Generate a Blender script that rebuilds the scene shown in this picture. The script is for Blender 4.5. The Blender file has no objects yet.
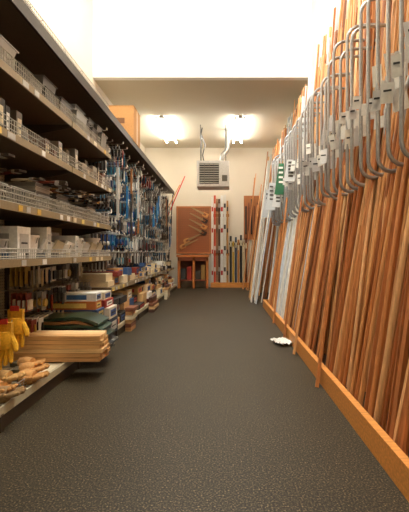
import bpy, bmesh, math, random
from mathutils import Vector, Matrix
random.seed(11)
R = random.random
U = random.uniform
sc = bpy.context.scene
try:
    sc.view_settings.view_transform = 'Standard'
    sc.view_settings.look = 'None'
except Exception:
    pass

def C(r, g, b):
    f = lambda c: (c/255/12.92) if c/255 <= 0.04045 else ((c/255+0.055)/1.055)**2.4
    return (f(r), f(g), f(b), 1.0)

# ---------------------------------------------------------------- materials
def new_mat(name):
    m = bpy.data.materials.new(name); m.use_nodes = True
    nt = m.node_tree
    return m, nt, nt.nodes, nt.links, nt.nodes['Principled BSDF']

def attr_mat(name, rough=0.5, metal=0.0, var=0.15, scale=(8, 8, 8), noise=6.0, bump=0.0, spec=0.5):
    m, nt, N, L, B = new_mat(name)
    a = N.new('ShaderNodeAttribute'); a.attribute_name = 'Col'
    tc = N.new('ShaderNodeTexCoord'); mp = N.new('ShaderNodeMapping')
    mp.inputs['Scale'].default_value = scale
    L.new(tc.outputs['Object'], mp.inputs['Vector'])
    nz = N.new('ShaderNodeTexNoise'); nz.inputs['Scale'].default_value = noise
    nz.inputs['Detail'].default_value = 4
    L.new(mp.outputs['Vector'], nz.inputs['Vector'])
    mr = N.new('ShaderNodeMapRange')
    mr.inputs['From Min'].default_value = 0.3; mr.inputs['From Max'].default_value = 0.7
    mr.inputs['To Min'].default_value = 1-var; mr.inputs['To Max'].default_value = 1+var
    L.new(nz.outputs['Fac'], mr.inputs['Value'])
    vm = N.new('ShaderNodeVectorMath'); vm.operation = 'SCALE'
    L.new(a.outputs['Color'], vm.inputs[0]); L.new(mr.outputs['Result'], vm.inputs['Scale'])
    L.new(vm.outputs['Vector'], B.inputs['Base Color'])
    B.inputs['Roughness'].default_value = rough
    B.inputs['Metallic'].default_value = metal
    B.inputs['Specular IOR Level'].default_value = spec
    if bump:
        bp = N.new('ShaderNodeBump'); bp.inputs['Strength'].default_value = bump
        bp.inputs['Distance'].default_value = 0.01
        L.new(nz.outputs['Fac'], bp.inputs['Height']); L.new(bp.outputs['Normal'], B.inputs['Normal'])
    return m

def wall_mat(name, col, var=0.04, rough=0.85):
    m, nt, N, L, B = new_mat(name)
    tc = N.new('ShaderNodeTexCoord')
    nz = N.new('ShaderNodeTexNoise'); nz.inputs['Scale'].default_value = 1.3; nz.inputs['Detail'].default_value = 5
    L.new(tc.outputs['Object'], nz.inputs['Vector'])
    cr = N.new('ShaderNodeValToRGB')
    cr.color_ramp.elements[0].position = 0.3; cr.color_ramp.elements[1].position = 0.7
    cr.color_ramp.elements[0].color = tuple(c*(1-var) for c in col[:3])+(1,)
    cr.color_ramp.elements[1].color = tuple(min(1, c*(1+var)) for c in col[:3])+(1,)
    L.new(nz.outputs['Fac'], cr.inputs['Fac']); L.new(cr.outputs['Color'], B.inputs['Base Color'])
    n2 = N.new('ShaderNodeTexNoise'); n2.inputs['Scale'].default_value = 120
    L.new(tc.outputs['Object'], n2.inputs['Vector'])
    bp = N.new('ShaderNodeBump'); bp.inputs['Strength'].default_value = 0.08; bp.inputs['Distance'].default_value = 0.005
    L.new(n2.outputs['Fac'], bp.inputs['Height']); L.new(bp.outputs['Normal'], B.inputs['Normal'])
    B.inputs['Roughness'].default_value = rough
    return m

def emit_mat(name, col, s):
    m = bpy.data.materials.new(name); m.use_nodes = True
    N = m.node_tree.nodes; N.clear()
    e = N.new('ShaderNodeEmission'); o = N.new('ShaderNodeOutputMaterial')
    e.inputs[0].default_value = col; e.inputs[1].default_value = s
    m.node_tree.links.new(e.outputs[0], o.inputs[0])
    return m

def floor_mat():
    m, nt, N, L, B = new_mat('rubber_speckle_floor')
    tc = N.new('ShaderNodeTexCoord')
    v = N.new('ShaderNodeTexNoise'); v.inputs['Scale'].default_value = 125; v.inputs['Detail'].default_value = 3
    L.new(tc.outputs['Object'], v.inputs['Vector'])
    cr = N.new('ShaderNodeValToRGB'); e = cr.color_ramp.elements
    e[0].position = 0.38; e[0].color = C(26, 22, 16)
    e[1].position = 0.72; e[1].color = C(150, 132, 96)
    a = e.new(0.50); a.color = C(53, 47, 36)
    b = e.new(0.60); b.color = C(78, 70, 52)
    L.new(v.outputs['Fac'], cr.inputs['Fac'])
    n2 = N.new('ShaderNodeTexNoise'); n2.inputs['Scale'].default_value = 1.2; n2.inputs['Detail'].default_value = 4
    L.new(tc.outputs['Object'], n2.inputs['Vector'])
    mr = N.new('ShaderNodeMapRange'); mr.inputs['To Min'].default_value = 0.7; mr.inputs['To Max'].default_value = 1.2
    L.new(n2.outputs['Fac'], mr.inputs['Value'])
    vm = N.new('ShaderNodeVectorMath'); vm.operation = 'SCALE'
    L.new(cr.outputs['Color'], vm.inputs[0]); L.new(mr.outputs['Result'], vm.inputs['Scale'])
    L.new(vm.outputs['Vector'], B.inputs['Base Color'])
    B.inputs['Roughness'].default_value = 0.5
    B.inputs['Specular IOR Level'].default_value = 0.28
    bp = N.new('ShaderNodeBump'); bp.inputs['Strength'].default_value = 0.2; bp.inputs['Distance'].default_value = 0.003
    L.new(v.outputs['Fac'], bp.inputs['Height']); L.new(bp.outputs['Normal'], B.inputs['Normal'])
    return m

def peg_mat(name, col, axis_u, pitch=0.0254, hole=0.17):
    m, nt, N, L, B = new_mat(name)
    tc = N.new('ShaderNodeTexCoord'); sx = N.new('ShaderNodeSeparateXYZ')
    L.new(tc.outputs['Object'], sx.inputs[0])
    def fr(out):
        d = N.new('ShaderNodeMath'); d.operation = 'DIVIDE'; d.inputs[1].default_value = pitch
        L.new(out, d.inputs[0])
        f = N.new('ShaderNodeMath'); f.operation = 'FRACT'; L.new(d.outputs[0], f.inputs[0])
        s = N.new('ShaderNodeMath'); s.operation = 'SUBTRACT'; s.inputs[1].default_value = 0.5
        L.new(f.outputs[0], s.inputs[0])
        p = N.new('ShaderNodeMath'); p.operation = 'MULTIPLY'
        L.new(s.outputs[0], p.inputs[0]); L.new(s.outputs[0], p.inputs[1]); return p
    a = fr(sx.outputs[axis_u]); b = fr(sx.outputs[2])
    ad = N.new('ShaderNodeMath'); ad.operation = 'ADD'; L.new(a.outputs[0], ad.inputs[0]); L.new(b.outputs[0], ad.inputs[1])
    lt = N.new('ShaderNodeMath'); lt.operation = 'LESS_THAN'; lt.inputs[1].default_value = hole*hole
    L.new(ad.outputs[0], lt.inputs[0])
    mx = N.new('ShaderNodeMix'); mx.data_type = 'RGBA'
    mx.inputs[6].default_value = col; mx.inputs[7].default_value = (0.02, 0.015, 0.01, 1)
    L.new(lt.outputs[0], mx.inputs[0]); L.new(mx.outputs[2], B.inputs['Base Color'])
    B.inputs['Roughness'].default_value = 0.6
    return m

M_PAINT = attr_mat('painted_surface', 0.5, 0, 0.10)
M_PLAST = attr_mat('glossy_plastic', 0.28, 0, 0.06)
M_WOOD = attr_mat('wood_grain', 0.55, 0, 0.20, (30, 30, 1.2), 2.5)
M_WOODX = attr_mat('wood_grain_lengthwise', 0.55, 0, 0.20, (2, 30, 40), 2.0)
M_METAL = attr_mat('galvanised_metal', 0.38, 0.55, 0.12)
M_CARD = attr_mat('cardboard', 0.85, 0, 0.08)
M_CLOTH = attr_mat('glove_fabric', 0.9, 0, 0.18, (1, 1, 1), 60, 0.4)
MATS = [M_PAINT, M_PLAST, M_WOOD, M_METAL, M_CARD, M_CLOTH, M_WOODX]
PAINT, PLAST, WOOD, METAL, CARD, CLOTH, WOODX = range(7)
M_FLOOR = floor_mat()
M_WALL = wall_mat('cream_wall_paint', C(232, 222, 202))
M_BULK = wall_mat('white_wall_paint', C(250, 250, 248), 0.01)
M_CEIL = wall_mat('ceiling_paint', C(214, 205, 184), 0.02)
M_TUBE = emit_mat('fluorescent_tube_glow', (1.0, 0.97, 0.90, 1), 62)
M_PEG = peg_mat('cream_pegboard', C(200, 190, 165), 1)
M_PEGB = peg_mat('brown_pegboard', C(156, 92, 52), 0, 0.05)

# ---------------------------------------------------------------- mesh builder
class MB:
    def __init__(s): s.v = []; s.f = []; s.m = []; s.c = []
    def add(s, vs, fs, col, m=0):
        o = len(s.v); s.v += [tuple(x) for x in vs]
        for f in fs:
            s.f.append([i+o for i in f]); s.m.append(m); s.c.append(col)
    def box(s, x0, x1, y0, y1, z0, z1, col, m=0):
        vs = [(x, y, z) for z in (z0, z1) for y in (y0, y1) for x in (x0, x1)]
        s.add(vs, [(0,2,3,1),(4,5,7,6),(0,1,5,4),(2,6,7,3),(0,4,6,2),(1,3,7,5)], col, m)
    def obox(s, c, size, rot, col, m=0):
        M = Matrix.Rotation(rot[2],3,'Z') @ Matrix.Rotation(rot[1],3,'Y') @ Matrix.Rotation(rot[0],3,'X')
        vs = [Vector(c)+M@Vector((sx*size[0]/2, sy*size[1]/2, sz*size[2]/2)) for sz in (-1,1) for sy in (-1,1) for sx in (-1,1)]
        s.add(vs, [(0,2,3,1),(4,5,7,6),(0,1,5,4),(2,6,7,3),(0,4,6,2),(1,3,7,5)], col, m)
    def sweep(s, p0, p1, prof, col, m=0, udir=Vector((0,1,0)), twist=0):
        p0 = Vector(p0); p1 = Vector(p1); a = (p1-p0).normalized()
        v = a.cross(udir).normalized(); u = v.cross(a).normalized()
        if twist:
            q = Matrix.Rotation(twist, 3, a); u = q@u; v = q@v
        n = len(prof)
        vs = [p0+u*x+v*y for x, y in prof]+[p1+u*x+v*y for x, y in prof]
        fs = [(i, (i+1) % n, n+(i+1) % n, n+i) for i in range(n)]
        fs += [tuple(range(n-1, -1, -1)), tuple(range(n, 2*n))]
        s.add(vs, fs, col, m)
    def tube(s, path, r, col, m=0, n=6, caps=True):
        path = [Vector(p) for p in path]; rings = []
        rr = r if isinstance(r, (list, tuple)) else [r]*len(path)
        ref = None
        for i, p in enumerate(path):
            t = (path[min(i+1, len(path)-1)]-path[max(i-1, 0)])
            if t.length < 1e-9: t = Vector((0,0,1))
            t.normalize()
            if ref is None:
                ref = Vector((0,0,1)) if abs(t.z) < 0.9 else Vector((1,0,0))
            u = (ref - t*ref.dot(t)).normalized(); w = t.cross(u); ref = u
            rings.append([p+(u*math.cos(2*math.pi*k/n)+w*math.sin(2*math.pi*k/n))*rr[i] for k in range(n)])
        vs = [q for g in rings for q in g]; fs = []
        for i in range(len(path)-1):
            for k in range(n):
                k2 = (k+1) % n
                fs.append((i*n+k, i*n+k2, (i+1)*n+k2, (i+1)*n+k))
        if caps:
            fs.append(tuple(range(n-1, -1, -1))); fs.append(tuple((len(path)-1)*n+k for k in range(n)))
        s.add(vs, fs, col, m)
    def lathe(s, c, prof, col, m=0, n=16, axis='Z'):
        c = Vector(c); vs = []; fs = []
        for r, h in prof:
            for k in range(n):
                a = 2*math.pi*k/n
                if axis == 'Z': vs.append(c+Vector((r*math.cos(a), r*math.sin(a), h)))
                elif axis == 'Y': vs.append(c+Vector((r*math.cos(a), h, r*math.sin(a))))
                else: vs.append(c+Vector((h, r*math.cos(a), r*math.sin(a))))
        for i in range(len(prof)-1):
            for k in range(n):
                k2 = (k+1) % n
                fs.append((i*n+k, i*n+k2, (i+1)*n+k2, (i+1)*n+k))
        s.add(vs, fs, col, m)
    def plate(s, pts, d, col, m=0):
        n = len(pts); d = Vector(d)
        vs = [Vector(p) for p in pts]+[Vector(p)+d for p in pts]
        fs = [tuple(range(n-1, -1, -1)), tuple(range(n, 2*n))]+[(i, (i+1) % n, n+(i+1) % n, n+i) for i in range(n)]
        s.add(vs, fs, col, m)
    def build(s, name, mats=None, parent=None, smooth=False, bevel=0):
        me = bpy.data.meshes.new(name); me.from_pydata(s.v, [], s.f)
        for mt in (mats or MATS): me.materials.append(mt)
        for i, p in enumerate(me.polygons): p.material_index = s.m[i]
        ca = me.color_attributes.new('Col', 'FLOAT_COLOR', 'CORNER')
        buf = []
        for i, p in enumerate(me.polygons): buf += list(s.c[i])*p.loop_total
        ca.data.foreach_set('color', buf)
        bm = bmesh.new(); bm.from_mesh(me); bmesh.ops.recalc_face_normals(bm, faces=bm.faces); bm.to_mesh(me); bm.free()
        if smooth:
            for p in me.polygons: p.use_smooth = True
            try: me.set_sharp_from_angle(angle=math.radians(40))
            except Exception: pass
        ob = bpy.data.objects.new(name, me); sc.collection.objects.link(ob)
        if parent: ob.parent = parent
        if bevel:
            b = ob.modifiers.new('bevel', 'BEVEL'); b.width = bevel; b.segments = 2
        return ob

def simple(name, boxes, mat):
    b = MB()
    for x in boxes: b.box(*x, (1,1,1,1), 0)
    return b.build(name, [mat])

WHITE = C(238,236,228); BLACK = C(28,27,26); DGREY = C(60,58,55); GREY = C(130,128,122); LGREY = C(190,188,182)
RED = C(175,45,35); BLUE = C(45,85,140); YEL = C(225,185,60); GREEN = C(30,110,60); ORG = C(205,120,50)
TAN = C(190,150,100); CREAM = C(225,212,180); DGREEN = C(28,55,40)

# ---------------------------------------------------------------- room
XL, XR, YB, ZC, ZU, YK, YF = -2.2, 1.53, 11.4, 3.97, 6.2, 6.8, -3.0
simple('floor', [(XL-.1, XR+.1, YF, YB+.1, -.1, 0)], M_FLOOR)
simple('wall_left', [(XL-.1, XL, YF, YB, 0, ZU)], M_WALL)
simple('wall_right', [(XR, XR+.1, YF, YB, 0, ZU)], M_WALL)
simple('wall_back', [(XL, XR, YB, YB+.1, 0, ZC)], M_WALL)
simple('wall_front', [(XL, XR, YF-.1, YF, 0, ZU)], M_WALL)
simple('wall_bulkhead', [(XL, XR, YK, YK+.12, ZC, ZU)], M_BULK)
simple('ceiling', [(XL, XR, YK+.12, YB+.1, ZC, ZC+.1), (XL, XR, YF, YK+.1, ZU, ZU+.1)], M_CEIL)

# ---------------------------------------------------------------- lights
def strip_light(x, y0, y1, z, name, w=.05, sep=.07):
    b = MB()
    b.box(x-w, x+w, y0, y1, z-.05, z-.002, WHITE, PAINT)
    for sgn in (-1, 1):
        xs = x+sgn*sep
        for yy in (y0, y1-.025):
            b.box(min(x, xs)-.01, max(x, xs)+.01, yy, yy+.025, z-.05, z-.03, WHITE, PAINT)
            b.box(xs-.015, xs+.015, yy, yy+.025, z-.115, z-.03, WHITE, PAINT)
        b.tube([(xs, y0+.02, z-.1), (xs, y1-.02, z-.1)], .019, (1,1,1,1), 7, 8)
    return b.build(name, MATS+[M_TUBE])
strip_light(-1.32, 8.7, 10.5, ZC, 'fluorescent_light_fixture', .04, .12)
strip_light(.40, 8.7, 10.5, ZC, 'fluorescent_light_fixture', .04, .10)
for (x, y) in ((-.9, 1.0), (.5, 1.0), (-.9, 4.3), (.5, 4.3)):
    o = strip_light(x, y-.9, y+.9, ZU, 'fluorescent_light_fixture', .06, .12)
def area(name, loc, sx, sy, e, col=(1, .965, .91), rot=(0,0,0)):
    l = bpy.data.lights.new(name, 'AREA'); l.shape = 'RECTANGLE'; l.size = sx; l.size_y = sy
    l.energy = e; l.color = col
    o = bpy.data.objects.new(name, l); o.location = loc; o.rotation_euler = rot; sc.collection.objects.link(o); return o
area('ceiling_lamp_1', (-.2, 4.3, ZU-.15), 1.0, 1.9, 200)
area('ceiling_lamp_2', (-.2, 1.0, ZU-.15), 1.0, 1.9, 20)

# ---------------------------------------------------------------- gondola shelving
XB, XF = -1.86, -1.3
bays = [1.0, 2.22, 3.44, 4.66, 5.88, 7.1, 8.32, 9.54, 10.76]
LEV = [.95, 1.30, 1.73, 2.12]
SH = C(94, 78, 60); SHD = C(70, 58, 45)
g = MB()
g.box(XB-.03, XB, bays[0], bays[-1], .05, 2.62, (1,1,1,1), 7)
for y in bays:
    g.box(XB-.03, XB+.02, y-.02, y+.02, 0, 2.66, SHD, PAINT)
    g.box(XB, -1.22, y-.015, y+.015, 0, .1, SHD, PAINT)
g.box(XB, -1.24, bays[0], bays[-1], .10, .13, CREAM, PAINT)
g.box(-1.255, -1.235, bays[0], bays[-1], .0, .13, SHD, PAINT)
g.box(-1.235, -1.22, bays[0], bays[-1], .09, .14, C(200,190,160), PAINT)
g.box(XB, XF, bays[0], bays[-1], 2.57, 2.60, SH, PAINT)
g.box(XF, XF+.02, bays[0], bays[-1], 2.53, 2.62, C(60,48,36), PAINT)
for k in range(len(bays)-1):
    y0, y1 = bays[k]+.01, bays[k+1]-.01
    lv = LEV if k < 3 else [.58]
    for z in lv:
        g.box(XB, XF, y0, y1, z-.03, z, C(104,86,64), PAINT)
        g.box(XF, XF+.012, y0, y1, z-.045, z+.005, C(146,128,96), PAINT)
        y = y0+.03
        while y < y1-.1:
            w = U(.05, .09)
            if R() < .6: g.box(XF+.012, XF+.015, y, y+w, z-.04, z-.002, random.choice([WHITE, CREAM, C(225,200,110), C(215,175,70), LGREY]), PAINT)
            y += w+U(.02, .16)
        for yy in (y0+.006, y1-.006):
            g.plate([(XB, yy-.003, z-.03), (XF, yy-.003, z-.03), (XF, yy-.003, z-.045), (XB, yy-.003, z-.15)], (0,.006,0), SHD, PAINT)
gondola = g.build('gondola_shelving', MATS+[M_PEG])

w = MB()
WG = C(190,188,180)
for z in [.95, 1.30, 1.73, 2.12, 2.60]:
    xf = XF-.01
    y_end = 4.64
    h = .10 if z > 1 else .07
    for zz in (.01, h*.33, h*.66, h): w.tube([(xf, 1.05, z+zz), (xf, y_end, z+zz)], .0032, WG, METAL, 4)
    y = 1.05
    while y < y_end:
        w.tube([(xf, y, z), (xf, y, z+h)], .0024, WG, METAL, 3); y += .03
    y = 1.3
    while y < y_end:
        for zz in (.03, h): w.tube([(xf, y, z+zz), (XB+.02, y, z+zz)], .003, WG, METAL, 4)
        for q in range(12): w.tube([(xf-.045*q, y, z), (xf-.045*q, y, z+h)], .0024, WG, METAL, 3)
        y += .41
w.build('wire_shelf_fence', parent=gondola)

# ---------------------------------------------------------------- merchandise on the near shelves
def open_tray(b, x0, x1, y0, y1, z, h, col, m=PLAST, t=.006, flare=.02):
    def ring(e, zz): return [(x0-e, y0-e, zz), (x1+e, y0-e, zz), (x1+e, y1+e, zz), (x0-e, y1+e, zz)]
    A = ring(0, z+.003); Bo = ring(flare, z+h); Bi = ring(flare-t, z+h); D = ring(-t, z+.003+t)
    fs = [(3,2,1,0)]
    for i in range(4):
        j = (i+1) % 4
        fs += [(i, j, 4+j, 4+i), (4+i, 4+j, 8+j, 8+i), (8+i, 8+j, 12+j, 12+i)]
    fs.append((12,13,14,15))
    b.add(A+Bo+Bi+D, fs, col, m)
    r = ring(flare+.008, z+h)
    b.tube([Vector(q) for q in r]+[Vector(r[0])], .005, col, m, 4)

def bucket(b, x, y, z, r, h, col, rim=None):
    b.lathe((x, y, z+.002), [(.001, 0), (r*.82, 0), (r*.97, h*.9), (r*1.05, h*.9), (r*1.05, h), (r*.95, h), (r*.8, .01), (.001, .01)], col, PLAST, 18)
    b.tube([(x+r*math.cos(a)*1.03, y-.01, z+h*.9-abs(math.sin(a))*h*.5) for a in [i*math.pi/8 for i in range(9)]], .003, GREY, METAL, 4)

def roll(b, x, y, z, r, wd, col, axis='Z'):
    b.lathe((x, y, z+.002 if axis == 'Z' else z+r), [(r*.5, 0), (r, 0), (r, wd), (r*.5, wd), (r*.5, 0)], col, PLAST, 16, axis)

def carton(b, x0, x1, y0, y1, z0, z1, col, lab=None, m=CARD):
    b.box(x0, x1, y0, y1, z0+.002, z1, col, m)
    if lab is not None:
        ym = (y0+y1)/2; zm = (z0+z1)/2; hy = (y1-y0)*.33; hz = (z1-z0)*.28
        b.box(x1, x1+.002, ym-hy, ym+hy, zm-hz, zm+hz, lab, PAINT)
        b.box(x1+.002, x1+.003, ym-hy*.7, ym+hy*.7, zm-.006, zm+.006, BLACK, PAINT)
        xm = (x0+x1)/2; hx = (x1-x0)*.33
        b.box(xm-hx, xm+hx, y0-.002, y0, zm-hz, zm+hz, lab, PAINT)

def brush(b, x, y, z, ang, col):
    d = Vector((math.cos(ang), math.sin(ang), 0)); p = Vector((x, y, z+.015))
    b.tube([p, p+d*.05, p+d*.12, p+d*.15], [.008, .012, .007, .016], col, PLAST, 8)
    b.obox(p+d*.165, (.03, .06, .018), (0,0,ang), LGREY, METAL)
    b.obox(p+d*.205, (.05, .056, .014), (0,0,ang), C(60,45,30), CLOTH)

def wire_basket(b, x0, x1, y0, y1, z, h, f=.02):
    def ring(e, zz): return [(x0-e, y0-e, zz), (x1+e, y0-e, zz), (x1+e, y1+e, zz), (x0-e, y1+e, zz), (x0-e, y0-e, zz)]
    for t in (0, .33, .66, 1): b.tube(ring(f*t, z+.005+(h-.005)*t), .004 if t == 1 else .0026, WG, METAL, 4)
    n = 8
    A = ring(0, z+.005); B_ = ring(f, z+h)
    for i in range(4):
        for k in range(n):
            t = k/n
            b.tube([Vector(A[i]).lerp(Vector(A[i+1]), t), Vector(B_[i]).lerp(Vector(B_[i+1]), t)], .0022, WG, METAL, 3)
    for k in range(1, n):
        t = k/n; b.tube([(x0+(x1-x0)*t, y0, z+.005), (x0+(x1-x0)*t, y1, z+.005)], .0022, WG, METAL, 3)

b = MB()
y = 1.4
while y < 4.45:
    wd = U(.12, .24)
    c = random.choice([C(120,118,112), C(85,80,74), C(160,158,150), C(60,56,52), C(176,174,166)])
    h = U(.1, .18)
    open_tray(b, -1.66, -1.36+U(-.03,.05), y, y+wd, 2.12, h, c)
    if R() < .7: open_tray(b, -1.64, -1.40+U(-.03,.08), y+.01, y+wd-.01, 2.12+h*.8, U(.08, .13), random.choice([LGREY, C(110,108,104), C(70,66,60)]))
    y += wd+.05
b.build('plastic_parts_bin')
b = MB()
y = 1.35
while y < 4.5:
    wd = U(.04, .14); h = U(.08, .26)
    c = random.choice([C(50,48,46), C(70,64,58), C(100,88,72), C(110,60,40), C(45,52,64), C(120,114,104), C(170,166,158), C(36,34,32)])
    carton(b, -1.76+U(0,.08), -1.36+U(-.08,.02), y, y+wd, 1.73, 1.73+h, c, random.choice([LGREY, CREAM, WHITE, None, GREY]), PLAST)
    y += wd+U(.005, .04)
b.build('boxed_hardware')
b = MB()
y = 1.42
while y < 4.3:
    wire_basket(b, -1.7, -1.36, y, y+.3, 1.30, .12); y += .38
wbk = b.build('wire_basket')
b = MB()
y = 1.45
while y < 4.35:
    for q in range(random.randint(3, 6)):
        open_tray(b, -1.66, -1.40, y+.02, y+.26, 1.307+q*.03, .06, random.choice([C(70,68,66), C(150,148,140), C(105,100,95), C(200,196,185)]), flare=.008)
    y += .38
b.build('paint_tray')
b = MB()
for q in range(40):
    brush(b, U(-1.58, -1.42), U(1.4, 4.5), 1.48+U(0, .08), U(-.8, .8), random.choice([C(170,120,60), BLACK, C(120,50,35), CREAM, C(50,60,80)]))
b.build('paint_brush')
b = MB()
W2 = C(248,247,243)
for (x, y, r, h, c) in [(-1.5,1.75,.1,.2,W2), (-1.48,2.02,.08,.16,GREY), (-1.42,2.50,.075,.13,C(170,170,168)), (-1.45,2.93,.10,.17,W2), (-1.5,3.27,.1,.2,C(240,236,225)),
                        (-1.43,3.52,.1,.12,W2), (-1.46,3.87,.11,.18,W2), (-1.5,4.15,.1,.15,CREAM), (-1.44,4.42,.09,.2,W2), (-1.74,3.4,.1,.24,LGREY), (-1.74,4.0,.1,.24,W2)]:
    bucket(b, x, y, .95, r, h, c)
b.build('plastic_bucket', smooth=True)
b = MB()
for (y0, y1, h, c) in [(1.25,1.5,.2,W2), (2.15,2.38,.17,W2), (2.62,2.80,.22,W2), (3.06,3.14,.24,C(240,236,225)), (3.66,3.74,.2,W2)]:
    carton(b, -1.66, -1.34, y0, y1, .95, .95+h, c, LGREY)
b.build('white_carton')
b = MB()
for q in range(7):
    yy = 3.1+q*.22
    b.sweep((-1.40, yy, .965), (-1.35, yy+.02, 1.09), [(-.09,-.012), (.09,-.012), (.08,.012), (-.08,.012)], random.choice([W2, CREAM]), PLAST)
b.build('tray_liner')
b = MB()
for q in range(12):
    roll(b, -1.37, 1.5+q*.25, .95, .04, .04, random.choice([C(60,90,120), CREAM, GREY, DGREY]))
b.build('masking_tape_roll', smooth=True)

def glove(b, x, y, z, s, col, cuff, flip=1, lean=0.0):
    b.box(x-.045*s, x+.045*s, y-.014*s, y+.014*s, z-.06*s, z, cuff, CLOTH)
    b.tube([(x, y, z-.05*s), (x, y, z-.09*s), (x, y, z-.145*s)], [.043*s, .052*s, .046*s], col, CLOTH, 10)
    for i, L_ in enumerate((.075, .09, .085, .065)):
        fx = x+flip*(-.036+.024*i)*s
        b.tube([(fx, y, z-.135*s), (fx+flip*(i-1.5)*.004, y-.008*s, z-(.145+L_*.5)*s), (fx+flip*(i-1.5)*.009, y-.02*s, z-(.145+L_)*s), (fx+flip*(i-1.5)*.009, y-.021*s, z-(.152+L_)*s)],
               [.014*s, .0135*s, .011*s, .003*s], col, CLOTH, 8)
    b.tube([(x-flip*.04*s, y, z-.085*s), (x-flip*.068*s, y-.012*s, z-.125*s), (x-flip*.078*s, y-.022*s, z-.155*s), (x-flip*.079*s, y-.023*s, z-.162*s)], [.018*s, .016*s, .012*s, .003*s], col, CLOTH, 8)
YG = C(226,170,40)
for i, (x, y, z, s) in enumerate([(-1.42,2.40,.62,1.15), (-1.50,2.44,.62,1.15), (-1.36,2.50,.56,1.1), (-1.46,2.55,.46,1.1), (-1.37,2.66,.62,1.1), (-1.56,2.42,.56,1.1), (-1.52,2.36,.50,1.1)]):
    b = MB(); glove(b, x, y, z, s, YG, C(214,158,40), 1 if i % 2 else -1)
    b.box(x-.03, x+.03, y-.02, y-.017, z-.01, z+.025, C(180,45,35) if i % 3 else WHITE, PAINT)
    b.tube([(XB, y, z+.02), (x+.04, y, z-.01), (x+.05, y, z+.015)], .003, LGREY, METAL, 4)
    b.build('work_glove', smooth=True)
b = MB()
for q in range(6):
    x = -1.38-.05*(q % 3); y = 2.30+q*.11
    o = len(b.v); glove(b, 0, 0, 0, 1.0, random.choice([C(200,150,90), C(205,165,105), C(150,120,80)]), C(110,100,75))
    rz = U(-.6, .6)+math.pi/2
    Mx = Matrix.Translation((x, y, .175+.016*(q % 3))) @ Matrix.Rotation(rz, 4, 'Z') @ Matrix.Rotation(math.radians(-90), 4, 'X')
    for i in range(o, len(b.v)): b.v[i] = tuple(Mx@Vector(b.v[i]))
b.build('leather_glove_pile', smooth=True)
b = MB()
for y in (1.5, 1.95, 2.4): wire_basket(b, -1.62, -1.27, y, y+.4, .131, .06, .01)
b.build('wire_basket')

def hung_pack(b, x, y, z, wy, hz, col, col2, kind):
    b.box(x-.003, x+.003, y-wy/2, y+wy/2, z-hz, z, col, PAINT)
    if kind == 0:
        b.box(x+.003, x+.022, y-wy*.35, y+wy*.35, z-hz*.9, z-hz*.35, col2, PLAST)
    elif kind == 1:
        b.tube([(x+.014, y, z-hz*.25), (x+.014, y, z-hz*.55), (x+.014, y, z-hz*1.15)], [.008, .011, .009], col2, METAL, 6)
    else:
        b.lathe((x+.003, y, z-hz*.6), [(.001, .02), (wy*.38, .02), (wy*.38, 0)], col2, PLAST, 12, 'X')
b = MB()
cl = [WHITE, LGREY, LGREY, C(190,160,80), C(130,55,40), BLACK, C(50,70,100), CREAM, GREY, DGREY]
for z in (.88, .66, .44):
    y = 3.3
    while y < 4.6:
        xe = U(-1.62, -1.5)
        b.tube([(XB, y, z+.02), (xe+.03, y, z+.02), (xe+.04, y, z+.035)], .003, LGREY, METAL, 4)
        c1, c2, k = random.choice(cl), random.choice(cl), random.randint(0, 2)
        for q in range(4): hung_pack(b, xe-.04*q, y, z, .09, U(.14, .17), c1, c2, k)
        y += U(.12, .16)
b.build('hanging_tool_pack')

b = MB()
cl2 = [WHITE, WHITE, LGREY, LGREY, BLACK, BLACK, DGREY, GREY, C(60,56,52), C(110,104,94), C(25,110,150), C(90,140,155), C(150,50,38), C(60,44,32), C(130,100,70), C(180,175,160), C(70,64,58)]
teal = [C(30,85,150), C(30,115,150), C(70,145,170), WHITE, C(40,60,100), BLACK, LGREY]
for z in (2.42, 2.18, 1.94, 1.70, 1.46, 1.22, .98):
    y = 4.74
    while y < 10.7:
        xe = U(-1.56, -1.36)
        b.tube([(XB, y, z+.02), (xe+.04, y, z+.02), (xe+.055, y, z+.04)], .0035, WHITE, METAL, 4)
        b.box(xe+.055, xe+.058, y-.02, y+.02, z+.025, z+.05, WHITE, PAINT)
        src = teal if (5.0 < y < 7.0 and 1.2 < z < 2.3 and R() < .65) else cl2
        c1, c2, k = random.choice(src), random.choice(src), random.randint(0, 2)
        hz = U(.13, .22); wy = U(.06, .1)
        for q in range(5): hung_pack(b, xe-.045*q, y, z, wy, hz, c1, c2, k)
        y += wy+U(.03, .07)
b.build('hanging_tool_pack')

b = MB()
for q in range(18):
    y = U(5.0, 10.6); z = U(1.6, 2.4); L_ = U(.35, .7); c = random.choice([BLACK, C(45,70,80), LGREY, C(40,110,160), DGREY, C(150,100,60)])
    b.box(-1.325, -1.30, y-.02, y+.02, z-L_, z, c, PLAST)
    b.box(-1.30, -1.298, y-.015, y+.015, z-L_*.6, z-L_*.4, WHITE, PAINT)
    b.tube([(-1.86, y, z+.02), (-1.31, y, z+.02), (-1.31, y, z-.02)], .003, LGREY, METAL, 4)
b.build('hand_tool_assortment')

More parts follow.
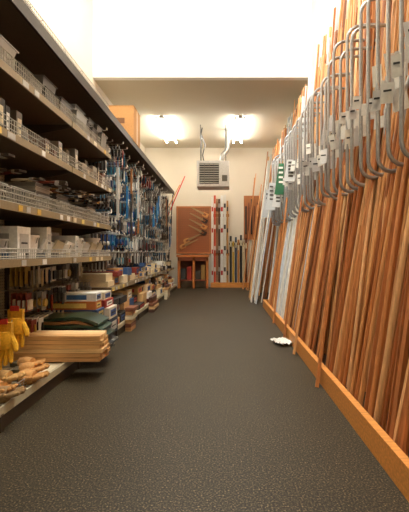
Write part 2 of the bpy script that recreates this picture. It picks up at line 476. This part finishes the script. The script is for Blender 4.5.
b = MB()
cc = [TAN, C(205,165,110), C(220,200,160), WHITE, CREAM, C(170,120,70), C(50,80,125), C(130,50,38), C(215,190,150), C(60,52,44), C(190,145,90), C(40,34,28)]
y = 4.5
while y < 10.6:
    wd = U(.2, .42); h = 0
    n = random.randint(2, 4)
    for q in range(n):
        hh = U(.07, .13)
        if .13+h+hh > .53: break
        xo = U(-.08, .04)
        carton(b, -1.7, -1.27+xo, y+U(0,.02), y+wd, .13+h, .13+h+hh, random.choice(cc), random.choice([WHITE, RED, BLUE, None, None]))
        h += hh
    y += wd+U(.01, .05)
y = 4.75
while y < 10.6:
    wd = U(.15, .35); h = 0
    for q in range(random.randint(1, 3)):
        hh = U(.06, .12)
        if h+hh > .24: break
        carton(b, -1.75, -1.33+U(-.05,.03), y, y+wd, .58+h, .58+h+hh, random.choice(cc), random.choice([WHITE, BLUE, None, None]))
        h += hh
    y += wd+U(.01, .05)
b.build('merchandise_carton')
b = MB()
for (y0, nr, x1, wd) in [(5.0, 6, -1.12, .3), (6.6, 5, -1.14, .5), (8.4, 6, -1.13, .4)]:
    for r_ in range(nr):
        b.box(-1.215, x1+U(-.03,.02), y0+U(0,.03), y0+wd, .0+.05*r_+.002, .047+.05*r_, random.choice([C(215,180,130), C(195,150,100), C(130,80,55), CREAM, C(90,60,50)]), WOODX)
b.build('parcel_bundle')

b = MB()
for (x0, x1, y0, y1, z0, z1, c, l) in [(-1.75,-1.22,3.86,4.08,.13,.22,C(60,50,40),C(200,170,90)), (-1.75,-1.2,3.86,4.08,.22,.34,C(150,90,50),C(200,170,90)), (-1.75,-1.2,3.86,4.08,.34,.44,C(60,80,120),C(200,170,90)), (-1.75,-1.22,3.86,4.05,.44,.52,C(190,110,50),C(230,200,110)), (-1.75,-1.22,3.87,4.05,.52,.60,C(230,228,220),C(60,100,150)), (-1.72,-1.16,4.12,4.45,.13,.30,C(50,60,75),LGREY),
                                 (-1.72,-1.16,4.12,4.42,.30,.42,C(215,205,185),C(60,90,150)), (-1.72,-1.2,4.12,4.42,.42,.50,C(150,50,38),WHITE), (-1.7,-1.22,4.14,4.4,.50,.58,C(210,202,180),C(50,80,140))]:
    carton(b, x0, x1, y0, y1, z0, z1, c, l)
b.build('product_carton')

b = MB()
for r_ in range(6):
    z = .142+.034*r_
    for j in range(3):
        b.box(-1.68+U(-.02,.02), -.95+U(-.02,.015), 3.12+j*.08, 3.12+j*.08+.076, z, z+.031, random.choice([C(232,192,135), C(220,172,112), C(236,200,148), C(208,158,100)]), WOODX)
b.build('cedar_board_stack', bevel=.002)

def ribbon(b, path, y0, y1, t, col, m=PLAST):
    n = len(path); vs = []
    for i, (x, z) in enumerate(path):
        a = Vector(path[max(i-1, 0)]); c = Vector(path[min(i+1, n-1)]); d = (c-a).normalized(); nn = Vector((-d.y, d.x))
        for s_, yy in ((0, y0), (0, y1), (1, y1), (1, y0)):
            vs.append((x+nn.x*t*s_, yy, z+nn.y*t*s_))
    fs = [(0,1,2,3), tuple((n-1)*4+k for k in (3,2,1,0))]
    for i in range(n-1):
        for k in range(4):
            k2 = (k+1) % 4; fs.append((i*4+k, i*4+k2, i*4+4+k2, i*4+4+k))
    b.add(vs, fs, col, m)
b = MB()
for i, (col, xe) in enumerate([(C(50,40,30),-1.02), (DGREEN,-1.06), (C(24,26,24),-.99), (C(100,34,28),-1.08), (C(30,60,45),-1.02), (C(24,26,24),-1.10), (C(48,74,56),-1.05), (C(130,90,50),-1.12), (DGREEN,-1.08)]):
    pts = []
    off = .155+.031*i
    for k in range(13):
        t = k/12; x = -1.75+t*(xe+1.75)
        pts.append((x, off+.006*math.sin(t*9+i)-(0 if t < .72 else (t-.72)**2*.55)))
    ribbon(b, pts, 3.46+U(0,.03), 3.82-U(0,.03), .026, col)
b.build('folded_tarp_stack', smooth=True)

b = MB()
K = C(196,146,92)
b.box(-1.80, -1.27, 5.75, 6.2, 2.605, 3.1, K, CARD)
b.box(-1.805, -1.265, 5.745, 5.975, 3.1, 3.108, C(186,136,84), CARD)
b.box(-1.805, -1.265, 5.98, 6.205, 3.1, 3.108, C(190,140,86), CARD)
b.box(-1.27, -1.268, 5.95, 6.01, 2.605, 3.1, C(220,190,140), PLAST)
b.box(-1.60, -1.40, 5.747, 5.75, 2.85, 2.93, C(120,80,50), PAINT)
b.box(-1.72, -1.64, 5.747, 5.75, 2.7, 2.78, WHITE, PAINT)
b.build('cardboard_box', bevel=.004)
b = MB()
open_tray(b, -1.7, -1.4, 2.55, 2.85, 2.60, .16, LGREY); open_tray(b, -1.7, -1.4, 3.0, 3.3, 2.60, .1, C(150,145,140))
b.build('plastic_storage_tote')
b = MB()
for (y0, y1, h, c) in [(3.5,3.9,.07,C(90,80,70)), (4.0,4.5,.08,C(120,108,90)), (6.8,7.2,.1,C(200,185,160)), (8.1,8.6,.12,C(190,160,120)), (9,9.5,.1,WHITE)]:
    carton(b, -1.78, -1.45, y0, y1, 2.60, 2.60+h, c, WHITE)
b.build('overstock_carton')

b = MB()
b.tube([(-1.60,10.9,1.7), (-1.02,10.98,3.08)], .016, C(200,50,30), PLAST, 8)
b.tube([(-1.64,10.95,1.9), (-1.16,11.0,2.85)], .014, C(210,150,80), WOOD, 8)
b.tube([(-1.5,10.85,0.01), (-1.38,11.2,2.6)], .016, C(70,70,70), METAL, 8)
b.build('long_handled_pole')

# ---------------------------------------------------------------- moulding rack (right)
g = MB()
OR = C(218,146,70)
XW = XR-.012
g.box(.745, .785, .6, 7.3, 0.001, .135, OR, WOODX)
g.box(.785, XW, 7.26, 7.3, 0.001, .135, OR, WOODX)
g.box(.785, XW, .6, 7.26, 0.001, .03, C(90,60,35), WOODX)
for z in (1.75, 2.75):
    g.box(1.46, 1.50, .7, 10.6, z-.03, z+.03, GREY, METAL)
HG = C(168,170,172)
y = .9; hooks = []
while y < 7.8:
    hooks.append(y)
    x0, x1 = .975+U(-.01,.01), 1.15+U(-.01,.02)
    zt = 2.66+U(-.12,.08)
    pts = [(1.46, y, zt+.09), (1.25, y, zt+.10)]
    for k in range(5):
        a = math.pi/2+k*math.pi/8; pts.append((x0+.11+.11*math.cos(a), y, zt-.02+.11*math.sin(a)))
    r_ = (x1-x0)/2
    zb = 1.60+U(-.03,.04)
    for k in range(9):
        a = math.pi+k*math.pi/8; pts.append((x0+r_+r_*math.cos(a), y, zb+r_*math.sin(a)))
    pts += [(x1, y, 2.0), (x1+.03, y, 2.1)]
    g.tube(pts, .0135, HG, METAL, 8)
    y += .16
rack = g.build('moulding_rack', smooth=True)

b = MB()
for y in hooks:
    for q in range(4):
        z = 2.0+U(-.13, .18); yy = y-.02-.01*q; w_ = U(.05, .085); h_ = U(.08, .16); x = .93+U(-.02, .04)+.035*q
        c = random.choice([WHITE, C(225,225,220), C(205,205,205)])
        b.obox((x+w_/2, yy, z), (w_, .003, h_), (U(-.2,.2), U(-.15,.15), U(-.9,.1)), c, PLAST)
        if q == 0:
            b.obox((x+w_/2-.004, yy-.01, z+.01), (w_*.6, .001, .012), (0,0,-.4), BLACK, PAINT)
b.build('price_tag_row', parent=rack)

b = MB()
for (x, y, z, w_, h_, c) in [(.93,6.3,2.15,.15,.5,C(20,100,65)), (.90,7.2,2.0,.18,.5,C(200,205,208)), (.93,5.4,2.1,.15,.3,C(205,208,210)), (.92,7.9,1.95,.2,.55,C(190,194,198)), (.94,6.7,1.95,.16,.4,C(215,216,216))]:
    b.obox((x, y, z), (w_, .006, h_), (-.1,.12,-.5), c, PLAST)
    for q in range(5): b.obox((x-.005, y-.012, z+h_*.35-q*h_*.15), (w_*.45, .002, .03), (-.1,.12,-.5), WHITE if c[1] > c[0]*2 else DGREY, PAINT)
b.build('moulding_sign', parent=rack)

WC = [C(208,146,88), C(194,126,70), C(222,166,108), C(170,104,56), C(230,184,130), C(130,80,44), C(214,152,92), C(198,134,76), C(182,112,60), C(216,162,106), C(222,170,116)]
WHC = [C(225,228,228), C(205,212,218), C(235,232,222)]
def prof(w, d):
    k = random.randint(0, 3)
    if k == 0: return [(-w/2,-d/2), (w/2,-d/2), (w/2,d/2), (-w/2,d/2)]
    if k == 1: return [(-w/2,-d/2), (w/2,-d/2), (w/2,0), (w/4,d/2), (-w/4,d/2), (-w/2,0)]
    if k == 2: return [(-w/2,-d/2), (w/2,-d/2), (w/2,d/2), (w*.2,d/2), (w*.1,0), (-w*.3,0), (-w/2,d/3)]
    return [(w/2*math.cos(a), w/2*math.sin(a)) for a in [i*math.pi/4 for i in range(8)]]
b = MB(); wb = MB()
def pick(y, lay):
    if 7.5 < y < 8.3 or 5.5 < y < 6.3: return wb, random.choice(WHC)
    if lay > 0 and (9.3 < y < 9.5 or 4.55 < y < 4.7): return wb, random.choice(WHC)
    return b, random.choice(WC)
for lay, (bx, tx, zt, n, yend) in enumerate([(1.22, 1.47, (3.5,4.1), 240, 10.9), (1.12, 1.42, (3.0,4.0), 230, 10.7), (1.0, 1.36, (2.6,3.9), 200, 7.25), (.83, 1.42, (1.5,3.2), 190, 7.25)]):
    for i in range(n):
        y = .8+(yend-.8)*(i+R()*.8)/n
        wd = U(.02, .046); d = U(.012, .026)
        bx_ = bx+U(-.03, .05)
        if lay == 3: bx_ = U(.81, .90)
        z1 = U(*zt)
        if y > 6.3: z1 = min(z1, 3.8)
        f = z1/3.95
        if lay == 3: f = z1/3.6
        tx_ = bx_+(tx+U(-.03,.03)-bx_)*f
        tx_ = min(tx_, 1.49)
        tilt = random.gauss(0, .10)*f*(1.3 if lay > 1 else .7)
        mb, col = pick(y, lay)
        y1_ = min(max(y+tilt+.16*f, .7), 11.2)
        mb.sweep((bx_, y, .035), (tx_, y1_, z1), prof(wd, d), col, WOOD, twist=U(-.5, .5))
for (x0, y0, x1, y1, z1) in [(.70,2.95,1.04,3.35,1.6), (.71,4.6,1.02,4.9,1.7), (.72,5.6,1.0,5.9,1.8), (.7,3.9,1.03,4.2,1.5)]:
    b.sweep((x0, y0, .003), (x1-.04, y1, z1), prof(.03, .02), random.choice(WC[:4]), WOOD)
for i in range(46):
    y = U(7.5, 10.8); x0 = U(.55, .95)
    mb, col = pick(y, 1)
    mb.sweep((x0, y, .005), (x0+U(.3,.42), y+U(.1,.3), U(2.2,3.2)), prof(U(.03,.05), .02), col, WOOD)
b.build('wood_moulding_bundle'); wb.build('white_moulding_bundle')

# ---------------------------------------------------------------- back wall fixtures
b = MB()
b.box(-1.27, -.34, YB-.03, YB-.002, .98, 2.27, (1,1,1,1), 7)
for (x0,x1,z0,z1) in [(-1.3,-.31,2.25,2.3), (-1.3,-.31,.95,1.0), (-1.3,-1.25,1.0,2.25), (-.36,-.31,1.0,2.25)]:
    b.box(x0, x1, YB-.04, YB-.002, z0, z1, C(180,112,62), WOODX)
b.build('tool_pegboard', MATS+[M_PEGB])
def saw(cx, cz, ang, L_, hc):
    b = MB(); M2 = lambda u, v: (cx+u*math.cos(ang)-v*math.sin(ang), YB-.055, cz+u*math.sin(ang)+v*math.cos(ang))
    b.plate([M2(0,-.035), M2(0,.035), M2(L_,.015), M2(L_,-.01)], (0,.006,0), C(170,140,100), METAL)
    b.plate([M2(-.14,-.06), M2(-.14,.045), M2(-.09,.07), M2(.03,.06), M2(.03,.03), M2(-.07,.03), M2(-.08,-.03), M2(.02,-.03), M2(.03,-.06)], (0,.018,0), hc, WOOD)
    b.tube([M2(L_*.5,.01), (M2(L_*.5,.01)[0], YB-.03, M2(L_*.5,.01)[2])], .006, LGREY, METAL, 5)
    b.build('hand_saw')
for i in range(4): saw(-.52-.02*i, 2.08-.17*i, math.radians(152), .42, C(60,35,20) if i % 2 else C(215,150,80))
for i in range(2): saw(-1.06+.1*i, 1.18+.16*i, math.radians(25), .42, C(205,150,85))

b = MB()
WO = C(206,122,56); WD = C(140,70,34)
b.box(-1.25, -.36, 10.95, 11.3, .86, .92, WO, WOODX)
for x in (-1.22, -.81, -.44):
    for yy in (10.97, 11.22): b.box(x, x+.06, yy, yy+.06, 0.001, .86, WO, WOOD)
b.box(-1.22, -.38, 10.98, 11.28, .2, .24, WD, WOODX)
b.box(-1.22, -.38, 10.97, 10.99, .76, .86, WD, WOODX)
b.box(-1.22, -.38, 11.28, 11.29, .24, .76, C(100,50,26), WOODX)
b.build('wooden_workbench', bevel=.004)
b = MB()
for (x0, x1, h, c) in [(-1.14,-1.0,.3,DGREY), (-.96,-.84,.36,C(160,50,36)), (-.73,-.6,.24,C(70,60,50)), (-.57,-.47,.4,C(170,130,70))]:
    carton(b, x0, x1, 11.02, 11.20, .24, .24+h, c, None)
b.build('boxed_tool')

b = MB()
spec = [(.055,2.55,WHITE,C(190,50,35)), (.055,2.6,C(205,80,55),WHITE), (.04,2.5,C(150,110,70),BLACK), (.055,2.5,C(90,60,40),LGREY), (.07,2.6,WHITE,C(190,50,35)), (.07,2.62,C(225,222,212),DGREY), (.05,2.45,C(190,140,80),BLACK)]
x = -.30
for i, (w_, zt, c, c2) in enumerate(spec):
    b.box(x, x+w_, YB-.1, YB-.06, .14, zt, c, PLAST)
    for q in range(4):
        z0 = .35+q*.6+.1*(i % 2); b.box(x+.008, x+w_-.008, YB-.103, YB-.1, z0, z0+.12, c2, PAINT)
    x += w_+.014
b.box(-.3, .2, YB-.06, YB-.002, .9, .98, C(170,100,50), WOODX)
b.box(-.3, .2, YB-.06, YB-.002, 2.0, 2.08, C(170,100,50), WOODX)
b.build('spirit_level_display')
b = MB()
for i, (c, zt) in enumerate([(C(50,45,40),1.45), (C(200,160,60),1.3), (C(60,75,95),1.42), (C(190,130,70),1.35), (BLACK,1.48), (C(210,190,150),1.3), (C(110,60,30),1.4)]):
    x = .22+i*.072
    b.box(x, x+.055, YB-.12, YB-.07, .14, zt, c, PLAST); b.box(x+.008, x+.047, YB-.123, YB-.12, zt-.3, zt-.15, CREAM, PAINT)
b.box(.2, .74, YB-.07, YB-.002, 1.2, 1.26, C(60,40,25), WOODX)
b.build('straightedge_rack')
b = MB()
b.box(.62, 1.08, YB-.03, YB-.002, 1.35, 2.6, C(168,105,58), WOOD)
for i in range(5):
    b.box(.66+i*.08, .70+i*.08, YB-.06, YB-.03, 1.5+.1*(i%2), 2.3+.1*(i%3), random.choice([C(210,160,100), C(120,70,40), CREAM, BLACK]), WOOD)
b.build('moulding_sample_board')
b = MB(); b.box(-.32, .8, YB-.16, YB-.002, .001, .135, OR, WOODX); b.build('baseboard_back')

# ---------------------------------------------------------------- unit heater
b = MB()
hx0, hx1, hy0, hy1, hz0, hz1 = -.58, .17, 9.2, 9.75, 2.51, 3.1
W_ = C(252,250,246)
b.box(hx0, hx1, hy0+.03, hy1, hz0, hz1, W_, PAINT)
t = .06
for bx in [(hx0,hx1,hz0,hz0+t), (hx0,hx1,hz1-t,hz1), (hx0,hx0+t,hz0+t,hz1-t), (hx1-.24,hx1,hz0+t,hz1-t)]:
    b.box(bx[0], bx[1], hy0, hy0+.03, bx[2], bx[3], W_, PAINT)
b.box(hx0+t, hx1-.24, hy0+.024, hy0+.029, hz0+t, hz1-t, C(60,58,54), PAINT)
for i in range(9):
    z = hz0+t+.03+i*.052
    b.obox(((hx0+t+hx1-.24)/2, hy0+.008, z), (hx1-hx0-.31, .03, .008), (.7,0,0), C(215,212,204), PAINT)
for x in (hx0+.17, hx0+.28, hx0+.39): b.box(x, x+.01, hy0-.006, hy0+.0, hz0+t, hz1-t, C(150,146,138), PAINT)
b.box(hx1-.17, hx1-.05, hy0-.004, hy0, hz0+.12, hz0+.26, C(110,106,98), PAINT)
for x in (hx0+.08, hx1-.08):
    for yy in (hy0+.1, hy1-.08): b.tube([(x, yy, hz1-.01), (x, yy, ZC-.01)], .008, DGREY, METAL, 6)
b.tube([(.0, hy1-.15, hz1-.02), (.0, hy1-.15, 3.25), (.02, hy1-.13, 3.33), (.10, hy1-.1, 3.42), (.135, hy1-.08, 3.52), (.135, hy1-.08, ZC-.01)], .062, C(150,148,142), METAL, 14)
b.lathe((.135, hy1-.08, ZC-.04), [(.062,0), (.082,0), (.082,.03)], LGREY, METAL, 14)
b.tube([(-.42, hy0+.3, hz1), (-.46, hy0+.3, 3.3), (-.4, hy0+.3, 3.55), (-.5, hy0+.3, 3.8), (-.47, hy0+.3, ZC-.02)], .014, DGREY, PLAST, 6)
b.build('unit_heater', smooth=True)

# crumpled paper on the floor
bm = bmesh.new(); bmesh.ops.create_grid(bm, x_segments=12, y_segments=10, size=.5)
for v in bm.verts:
    v.co.x = v.co.x*.18+U(-.004,.004); v.co.y = v.co.y*.26+U(-.004,.004)
    v.co.z = .006+abs(math.sin(v.co.x*60+v.co.y*25))*.022+abs(math.sin(v.co.y*50-v.co.x*33))*.018+U(0,.006)
me = bpy.data.meshes.new('crumpled_paper'); bm.to_mesh(me); bm.free()
pm = wall_mat('paper_white', C(240,238,232)); me.materials.append(pm)
o = bpy.data.objects.new('crumpled_paper', me); sc.collection.objects.link(o); o.location = (.66, 4.35, .0); o.rotation_euler = (0,0,.4)
m_ = o.modifiers.new('s', 'SOLIDIFY'); m_.thickness = .002

# ---------------------------------------------------------------- world + camera
wd = bpy.data.worlds.new('world'); sc.world = wd; wd.use_nodes = True
wd.node_tree.nodes['Background'].inputs[0].default_value = (1, .95, .88, 1)
wd.node_tree.nodes['Background'].inputs[1].default_value = .3
cam = bpy.data.cameras.new('camera'); co = bpy.data.objects.new('camera', cam); sc.collection.objects.link(co)
co.location = (0, 0, 1.0); co.rotation_euler = (math.radians(90), 0, 0)
cam.sensor_width = 36; cam.sensor_fit = 'AUTO'; cam.lens = 400/512*36
cam.shift_x = -17.5/512; cam.shift_y = -4/512
sc.camera = co
